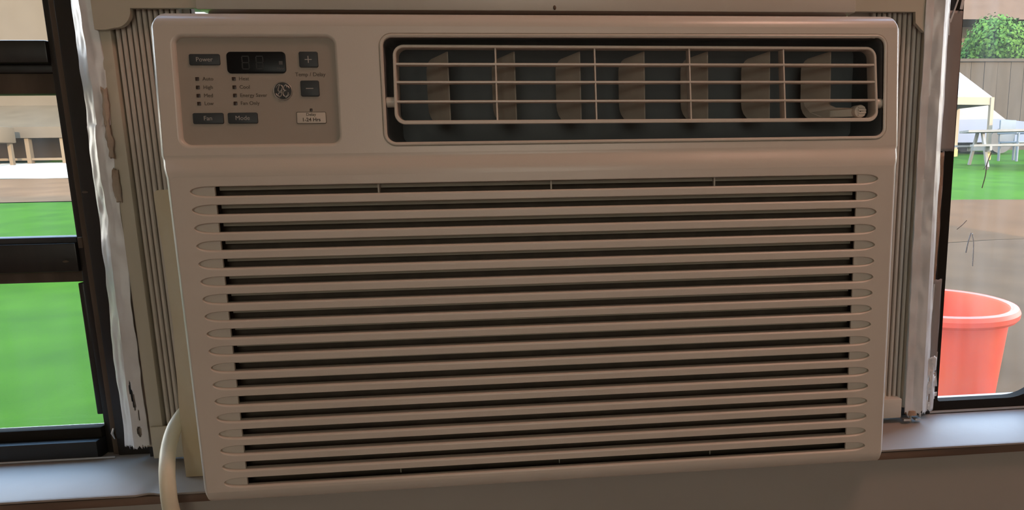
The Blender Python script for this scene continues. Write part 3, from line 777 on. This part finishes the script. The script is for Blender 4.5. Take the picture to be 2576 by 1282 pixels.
for za, zb, lab in ((0.030, 0.094, 'brownish peeled paper edge beside the left curtain bar, the upper piece'), (-0.012, 0.019, 'curled paper flap beside the left curtain bar, under the longer piece')):
    o = obj('paper_edge', tape('t', interp([(-0.4158, 0.0858), (-0.4136, 0.0845), (-0.4112, 0.0868)], 3), za, zb, 30, 0.0022, M['paper'], 4.4 + za * 30, 110, (), 0.0030, 0.003), M['paper'], smooth=25)
    thicken(o, 0.0008); tag(o, lab, 'torn paper')
# adjusting screw and clip on the right
sc = thing('clamp_screw', 'small thumb screw standing on the sill under the right silver tape', 'screw', (0.4012, 0.0850, SZ + 0.001))
bm = bmesh.new(); bmesh.ops.create_cone(bm, cap_ends=True, segments=20, radius1=0.0068, radius2=0.0060, depth=0.0050)
obj('screw_head', bm, M['foam'], sc).location = (0, 0, 0.0125)
bm = bmesh.new(); bmesh.ops.create_cone(bm, cap_ends=True, segments=12, radius1=0.0013, radius2=0.0013, depth=0.0100)
obj('screw_stem', bm, M['chassis'], sc).location = (0, 0, 0.0050)
for x0, x1 in ((0.3905, 0.3985), (0.4040, 0.4110)):
    obj('clip', newbox(x0 - 0.4012, x1 - 0.4012, -0.006, 0.004, 0.0035, 0.0062, bev=0.0006), M['metal'], sc)

# ------------------------------------------------------------------ power cord
pts = [(-0.3658, 0.0680, -0.2175), (-0.3679, 0.0600, -0.2217), (-0.3688, 0.0470, -0.2294), (-0.3662, 0.0300, -0.2415), (-0.3597, 0.0120, -0.2540), (-0.3564, 0.0040, -0.2698), (-0.3555, 0.0030, -0.2896), (-0.3495, 0.004, -0.3396), (-0.3465, 0.006, -0.45), (-0.3455, 0.010, -0.75), (-0.34, -0.02, -0.93), (-0.29, -0.10, -0.988)]
bm = bmesh.new(); tube(bm, catmull(pts, 8), 0.0066, 16)
tag(obj('power_cord', bm, M['cord']), 'thick cream power cord looping out and down over the left sill edge', 'power cord')

# ------------------------------------------------------------------ OUTSIDE
def gz(y): return -0.8 + 0.06 * max(0.0, y - 4)
def ground(name, xf0, xf1, y0, y1, m, ny=40, nx=8, lift=0.0, wob=0.0):
    bm = bmesh.new(); g = []
    for j in range(ny + 1):
        y = y0 + (y1 - y0) * j / ny; row = []
        for i in range(nx + 1):
            xa = xf0(y) if callable(xf0) else xf0; xb = xf1(y) if callable(xf1) else xf1
            x = xa + (xb - xa) * i / nx; yy = y + (wob * noise.noise(Vector((x * 0.5, j, 3.0))) if j in (0, ny) else 0)
            row.append(bm.verts.new((x, yy, gz(yy) + lift)))
        g.append(row)
    for j in range(ny):
        for i in range(nx): bm.faces.new((g[j][i], g[j][i + 1], g[j + 1][i + 1], g[j + 1][i]))
    o = obj(name, bm, m); o['kind'] = 'structure'; return o
M['grass'] = mat('lawn_grass', (0.0347, 0.0809, 0.0046), 0.95, spec=0.02, noise_amt=0.5, noise_scale=2.6, tint=(0.0224, 0.0570, 0.0040), bump=1.0, bump_scale=45)
M['road'] = mat('grey_brown_road', (0.1076, 0.0539, 0.0242), 0.9, spec=0.03, noise_amt=0.25, noise_scale=1.5)
M['drive'] = mat('pale_concrete', (0.4125, 0.3630, 0.2860), 0.85, spec=0.03, noise_amt=0.12, noise_scale=1.5)
M['dirt'] = mat('brown_path', (0.0925, 0.0429, 0.0182), 0.95, spec=0.03, noise_amt=0.25, noise_scale=1.8)
M['pave'] = mat('grey_paving', (0.0889, 0.0431, 0.0196), 0.9, spec=0.03, noise_amt=0.25, noise_scale=3)
ground('lawn', -45, 45, 0.18, 60, M['grass'], 120, 60)
ground('road', -40, -1, 9.5, 13.6, M['road'], 8, 40, 0.012, 0.5)
ground('driveway', -40, -2, 13.6, 19.0, M['drive'], 8, 40, 0.012, 0.4)
ground('garden_path', 0.9, 30, 4.9, 7.4, M['dirt'], 14, 40, 0.012, 0.9)
ground('paving', 0.5, 12, 0.20, 4.9, M['pave'], 10, 20, 0.010, 0.3)

# red bucket
M['red'] = mat('red_bucket_plastic', (0.9000, 0.0734, 0.0395), 0.5, spec=0.3, noise_amt=0.12, noise_scale=5, tint=(0.9000, 0.1207, 0.0446))
bk = thing('bucket', 'large red plastic bucket with rolled rim outside the right window', 'bucket', (1.016, 1.05, -0.80))
def ring(r, z, n=48): return [Vector((r * math.cos(2 * PI * k / n), r * math.sin(2 * PI * k / n), z)) for k in range(n)]
H = 0.432
bm = bmesh.new(); vs = loft(bm, [ring(0.120, 0.012), ring(0.132, 0.012), ring(0.138, 0.03), ring(0.172, H - 0.04), ring(0.176, H - 0.005), ring(0.172, H - 0.004), ring(0.168, H - 0.04), ring(0.132, 0.035)], True)
bm.faces.new(vs[0]); bm.faces.new(vs[-1])
obj('body', bm, M['red'], bk)
bm = bmesh.new(); loft(bm, [ring(0.174, H - 0.030), ring(0.190, H - 0.030), ring(0.196, H - 0.022), ring(0.197, H - 0.010), ring(0.192, H), ring(0.182, H + 0.003), ring(0.174, H), ring(0.172, H - 0.01)], True)
obj('rim', bm, M['red'], bk)

# house across the road, left
M['h_wall'] = mat('tan_siding', (0.0702, 0.0544, 0.0379), 0.8, spec=0.03, noise_amt=0.1, noise_scale=1)
M['h_roof'] = mat('grey_roof', (0.0825, 0.0578, 0.0343), 0.9, spec=0.03, noise_amt=0.15, noise_scale=2)
M['h_dark'] = mat('porch_shade_boards', (0.1496, 0.1002, 0.0636), 0.9, spec=0.03)
M['h_white'] = mat('white_trim_paint', (0.1056, 0.0758, 0.0482), 0.6, spec=0.03)
M['h_glass'] = mat('far_window_glass', (0.10, 0.10, 0.10), 0.1)
hs = thing('house', 'tan two-storey house with grey porch roof across the road on the left', 'house', (-15, 20, 0.1))
def hp(nm, m, *a, root=hs, bev=0.0):
    o = obj(nm, newbox(*a, bev=bev), m, root); o.location = -Vector(root.location); return o
hp('wall', M['h_wall'], -26, -6, 21, 30, 0.0, 6.0)
bm = bmesh.new(); loft(bm, [[Vector((x, 18.6, 1.02)), Vector((x, 21.0, 1.75)), Vector((x, 21.0, 1.60)), Vector((x, 18.6, 0.92))] for x in (-24, -8)], True, True)
o = obj('porch_roof', bm, M['h_roof'], hs); o.location = -Vector(hs.location)
hp('porch_fascia', M['h_wall'], -24, -8, 18.55, 18.75, 0.74, 1.02)
hp('porch_back', M['h_dark'], -24, -8, 20.7, 20.9, 0.05, 1.3)
x = -23.5
while x < -8.2:
    hp('porch_post', M['h_white'], x - 0.05, x + 0.05, 18.6, 18.72, 0.06, 0.76); x += 0.85
hp('porch_rail', M['h_white'], -24, -8, 18.62, 18.70, 0.17, 0.23)
for x in (-21, -17.2, -12.6, -9.4):
    hp('window', M['h_glass'], x - 0.6, x + 0.6, 20.93, 21.0, 3.2, 4.5)
    hp('window_frame', M['h_white'], x - 0.7, x + 0.7, 20.95, 21.02, 3.1, 4.6)
bm = bmesh.new(); loft(bm, [[Vector((x, 20.4, 5.95)), Vector((x, 25.5, 8.2)), Vector((x, 30.6, 5.95))] for x in (-26.6, -5.4)], True, True)
o = obj('roof', bm, M['h_roof'], hs); o.location = -Vector(hs.location)
# small white carport in front of it
cp = thing('carport', 'small white flat-roofed carport standing before the tan house', 'carport', (-14, 17.4, 0.02))
hp('carport_roof', M['h_white'], -17.5, -13.25, 17.4, 18.2, 0.60, 1.00, root=cp, bev=0.03)
for x, y in ((-17.4, 17.5), (-15.6, 17.5), (-14.3, 17.5), (-13.35, 17.5), (-17.4, 18.1), (-13.35, 18.1)):
    hp('carport_post', M['h_white'], x - 0.04, x + 0.04, y - 0.04, y + 0.04, gz(17.5) - 0.02, 0.62, root=cp)

# trees
M['leaf'] = mat('tree_leaves', (0.0561, 0.1040, 0.0182), 0.8, spec=0.03, noise_amt=0.5, noise_scale=1.0, tint=(0.0330, 0.0770, 0.0169))
M['bark'] = mat('tree_bark', (0.16, 0.11, 0.08), 0.95)
def tree(name, x, y, h0, r, label, n=2600, seed=1, sz=(1, 1, 0.8)):
    rg = random.Random(seed); t = thing(name, label, 'tree', (x, y, gz(y)))
    bm = bmesh.new(); tube(bm, [(0, 0, -0.05), (0.05, 0, h0 * 0.5), (0, 0.03, h0)], [0.18, 0.13, 0.08], 10)
    obj('trunk', bm, M['bark'], t)
    bm = bmesh.new()
    blobs = [(Vector((rg.uniform(-1, 1) * r * 0.6, rg.uniform(-1, 1) * r * 0.6, h0 + rg.uniform(-0.5, 0.7) * r * sz[2])), r * rg.uniform(0.4, 0.7)) for _ in range(14)]
    for i in range(n):
        c, q = blobs[rg.randrange(len(blobs))]
        d = Vector((rg.gauss(0, 1), rg.gauss(0, 1), rg.gauss(0, 1))).normalized()
        p = c + d * q * rg.uniform(0.75, 1.05); s = rg.uniform(0.05, 0.095) * (r / 1.6)
        u = Vector((rg.gauss(0, 1), rg.gauss(0, 1), rg.gauss(0, 1))).normalized(); v = d.cross(u).normalized()
        u = v.cross(d + u * 0.5).normalized()
        bm.faces.new([bm.verts.new(p + a * u * s + b * v * s * 0.6) for a, b in ((-1, 0), (0, -1), (1, 0), (0, 1))])
    o = obj('foliage', bm, M['leaf'], t, smooth=None); o['kind'] = 'stuff'
    return t
tree('broadleaf_tree', 14.2, 20.2, 2.5, 1.35, 'green leafy tree above the grey wall, behind the right pane', 17000, 3)
tree('broadleaf_tree', 11.6, 20.4, 2.5, 0.8, 'paler small tree left of the leafy one, near the right post', 9000, 8)

# garden wall and neighbour's building, right
M['g_wall'] = mat('grey_brown_boards', (0.0477, 0.0375, 0.0281), 0.9, spec=0.03, noise_amt=0.15, noise_scale=2, stretch=(6, 1, 1))
M['n_roof'] = mat('brown_roof', (0.0751, 0.0453, 0.0281), 0.9, spec=0.03, noise_amt=0.15, noise_scale=2)
gw = thing('garden_wall', 'plain grey-brown board wall below the leafy tree, behind the right pane', 'wall', (12.5, 18.2, 0.0))
rngw = random.Random(4)
x = 9.0
while x < 14.2:
    hp('board', M['g_wall'], x, x + 0.39, 18.2 + rngw.uniform(-0.012, 0.012), 18.28, -0.02, 2.54, root=gw); x += 0.40
hp('cap', M['g_wall'], 8.95, 14.25, 18.14, 18.36, 2.54, 2.62, root=gw)
nb = thing('neighbour_building', 'brown-roofed building standing behind the leafy tree at top right', 'building', (15, 24, 0.4))
hp('wall', M['h_wall'], 8, 30, 24, 30, 0.2, 5.2, root=nb)
bm = bmesh.new(); loft(bm, [[Vector((x, 22.6, 4.55)), Vector((x, 27.0, 8.4)), Vector((x, 31.4, 4.55))] for x in (7, 31)], True, True)
o = obj('roof', bm, M['n_roof'], nb); o.location = -Vector(nb.location)
for x in (12, 16, 20):
    hp('window', M['h_glass'], x - 0.5, x + 0.5, 23.93, 24.0, 1.6, 2.9, root=nb)

# white canopy with pole and blue car under it
M['white'] = mat('white_canvas', (0.2338, 0.2255, 0.2090), 0.7, spec=0.03)
M['blue'] = mat('blue_car_paint', (0.0275, 0.0468, 0.0935), 0.35)
M['beige'] = mat('beige_canvas_valance', (0.1705, 0.1375, 0.0990), 0.8, spec=0.03)
M['yellow'] = mat('yellow_pole_foot', (0.2063, 0.1375, 0.0330), 0.6)
ca = thing('canopy', 'white peaked garden canopy with beige edge by the right window post', 'canopy', (10.6, 15.2, gz(15.2)))
bm = bmesh.new(); pk = Vector((9.75, 15.15, 2.00)); base = [Vector(p) for p in ((9.1, 14.5, 1.27), (10.35, 14.5, 1.25), (10.35, 15.8, 1.25), (9.1, 15.8, 1.27))]
pv = bm.verts.new(pk); bv = [bm.verts.new(p) for p in base]
for i in range(4): bm.faces.new((pv, bv[i], bv[(i + 1) % 4]))
o = obj('canopy_top', bm, M['white'], ca, smooth=None); o.location = -Vector(ca.location); thicken(o, 0.02)
bm = bmesh.new()
for i in range(4):
    a, b = base[i], base[(i + 1) % 4]
    vs_ = [bm.verts.new(p) for p in (a, b, b - Vector((0, 0, 0.17)), a - Vector((0, 0, 0.17)))]
    bm.faces.new(vs_)
o = obj('valance', bm, M['beige'], ca, smooth=None); o.location = -Vector(ca.location); thicken(o, 0.02)
for p in base:
    g = gz(p.y)
    hp('pole', M['beige'], p.x - 0.04, p.x + 0.04, p.y - 0.04, p.y + 0.04, g + 0.18, p.z, root=ca)
    hp('pole_foot', M['yellow'], p.x - 0.05, p.x + 0.05, p.y - 0.05, p.y + 0.05, g - 0.02, g + 0.18, root=ca)

car = thing('car', 'blue car parked under the white canopy', 'car', (10.6, 17.0, gz(16.8)))
def carpart(nm, secs_, m):
    bm = bmesh.new(); loft(bm, secs_, True, True); return obj(nm, bm, m, car)
prof_b = [(-2.0, 0.30), (-2.05, 0.55), (-1.9, 0.74), (-0.9, 0.86), (1.2, 0.88), (1.95, 0.80), (2.05, 0.50), (1.95, 0.28)]
carpart('body', [[Vector((x * s, y, z)) for x, z in prof_b] for y, s in ((-0.80, 0.97), (-0.76, 1.0), (0.76, 1.0), (0.80, 0.97))], M['blue'])
prof_c = [(-1.0, 0.85), (-0.45, 1.30), (0.75, 1.34), (1.45, 0.87)]
carpart('cabin', [[Vector((x * s, y, z)) for x, z in prof_c] for y, s in ((-0.70, 0.97), (-0.60, 0.92), (0.60, 0.92), (0.70, 0.97))], M['h_glass'])
carpart('car_roof', [[Vector((x, y, z)) for x, z in ((-0.45, 1.29), (0.75, 1.33), (0.70, 1.37), (-0.40, 1.33))] for y in (-0.6, 0.6)], M['blue'])
for x in (-1.25, 1.25):
    for y in (-0.72, 0.72):
        bm = bmesh.new(); bmesh.ops.create_cone(bm, cap_ends=True, segments=24, radius1=0.32, radius2=0.32, depth=0.2)
        o = obj('wheel', bm, M['black'], car); o.location = (x, y, 0.32); o.rotation_euler = (PI / 2, 0, 0)

# picnic table with slanted legs on the lawn
M['pale_wood'] = mat('weathered_pale_wood', (0.1513, 0.1375, 0.1210), 0.85, spec=0.03, noise_amt=0.15, noise_scale=6)
pt = thing('picnic_table', 'weathered pale picnic table with slanted legs on the right lawn', 'picnic table', (9.35, 12.3, gz(12.3)))
pt.rotation_euler = (0, 0, math.radians(-20))
for i in range(5):
    obj('top_plank', newbox(-0.9, 0.9, -0.38 + 0.155 * i, -0.235 + 0.155 * i, 0.70, 0.745), M['pale_wood'], pt)
for s in (-1, 1):
    for k in range(2):
        obj('seat_plank', newbox(-0.9, 0.9, s * 0.70 - 0.145 + 0.15 * k, s * 0.70 - 0.005 + 0.15 * k, 0.42, 0.46), M['pale_wood'], pt)
for x in (-0.6, 0.6):
    for s in (-1, 1):
        bm = bmesh.new(); a = Vector((x, s * 0.72, 0.0)); b = Vector((x, s * 0.18, 0.71)); d = (b - a).normalized(); u = Vector((1, 0, 0)); v = d.cross(u)
        loft(bm, [[p + i_ * u * 0.022 + j_ * v * 0.05 for i_, j_ in ((-1, -1), (1, -1), (1, 1), (-1, 1))] for p in (a, b)], True, True)
        obj('leg', bm, M['pale_wood'], pt)
    obj('seat_beam', newbox(x - 0.02, x + 0.02, -0.85, 0.85, 0.34, 0.42), M['pale_wood'], pt)
# grey garden chairs beyond it
M['grey_plastic'] = mat('grey_chair_plastic', (0.0605, 0.0688, 0.0770), 0.6)
def chair(x, y, rz, label):
    c = thing('garden_chair', label, 'chair', (x, y, gz(y)), 'grey garden chairs beyond the picnic table'); c.rotation_euler = (0, 0, rz)
    obj('seat', newbox(-0.25, 0.25, -0.25, 0.25, 0.40, 0.44, bev=0.01), M['grey_plastic'], c)
    obj('backrest', newbox(-0.25, 0.25, 0.22, 0.26, 0.44, 0.92, bev=0.01), M['grey_plastic'], c)
    for sx in (-1, 1):
        obj('armrest', newbox(sx * 0.27 - 0.025, sx * 0.27 + 0.025, -0.22, 0.26, 0.60, 0.64, bev=0.008), M['grey_plastic'], c)
        for sy in (-1, 1):
            obj('leg', newbox(sx * 0.24 - 0.02, sx * 0.24 + 0.02, sy * 0.22 - 0.02, sy * 0.22 + 0.02, 0.0, 0.62 if sy < 0 else 0.44), M['grey_plastic'], c)
chair(10.6, 13.9, 0.3, 'grey plastic garden chair nearest the canopy pole')
chair(11.4, 14.0, -0.4, 'grey plastic garden chair farther right, behind the picnic table')
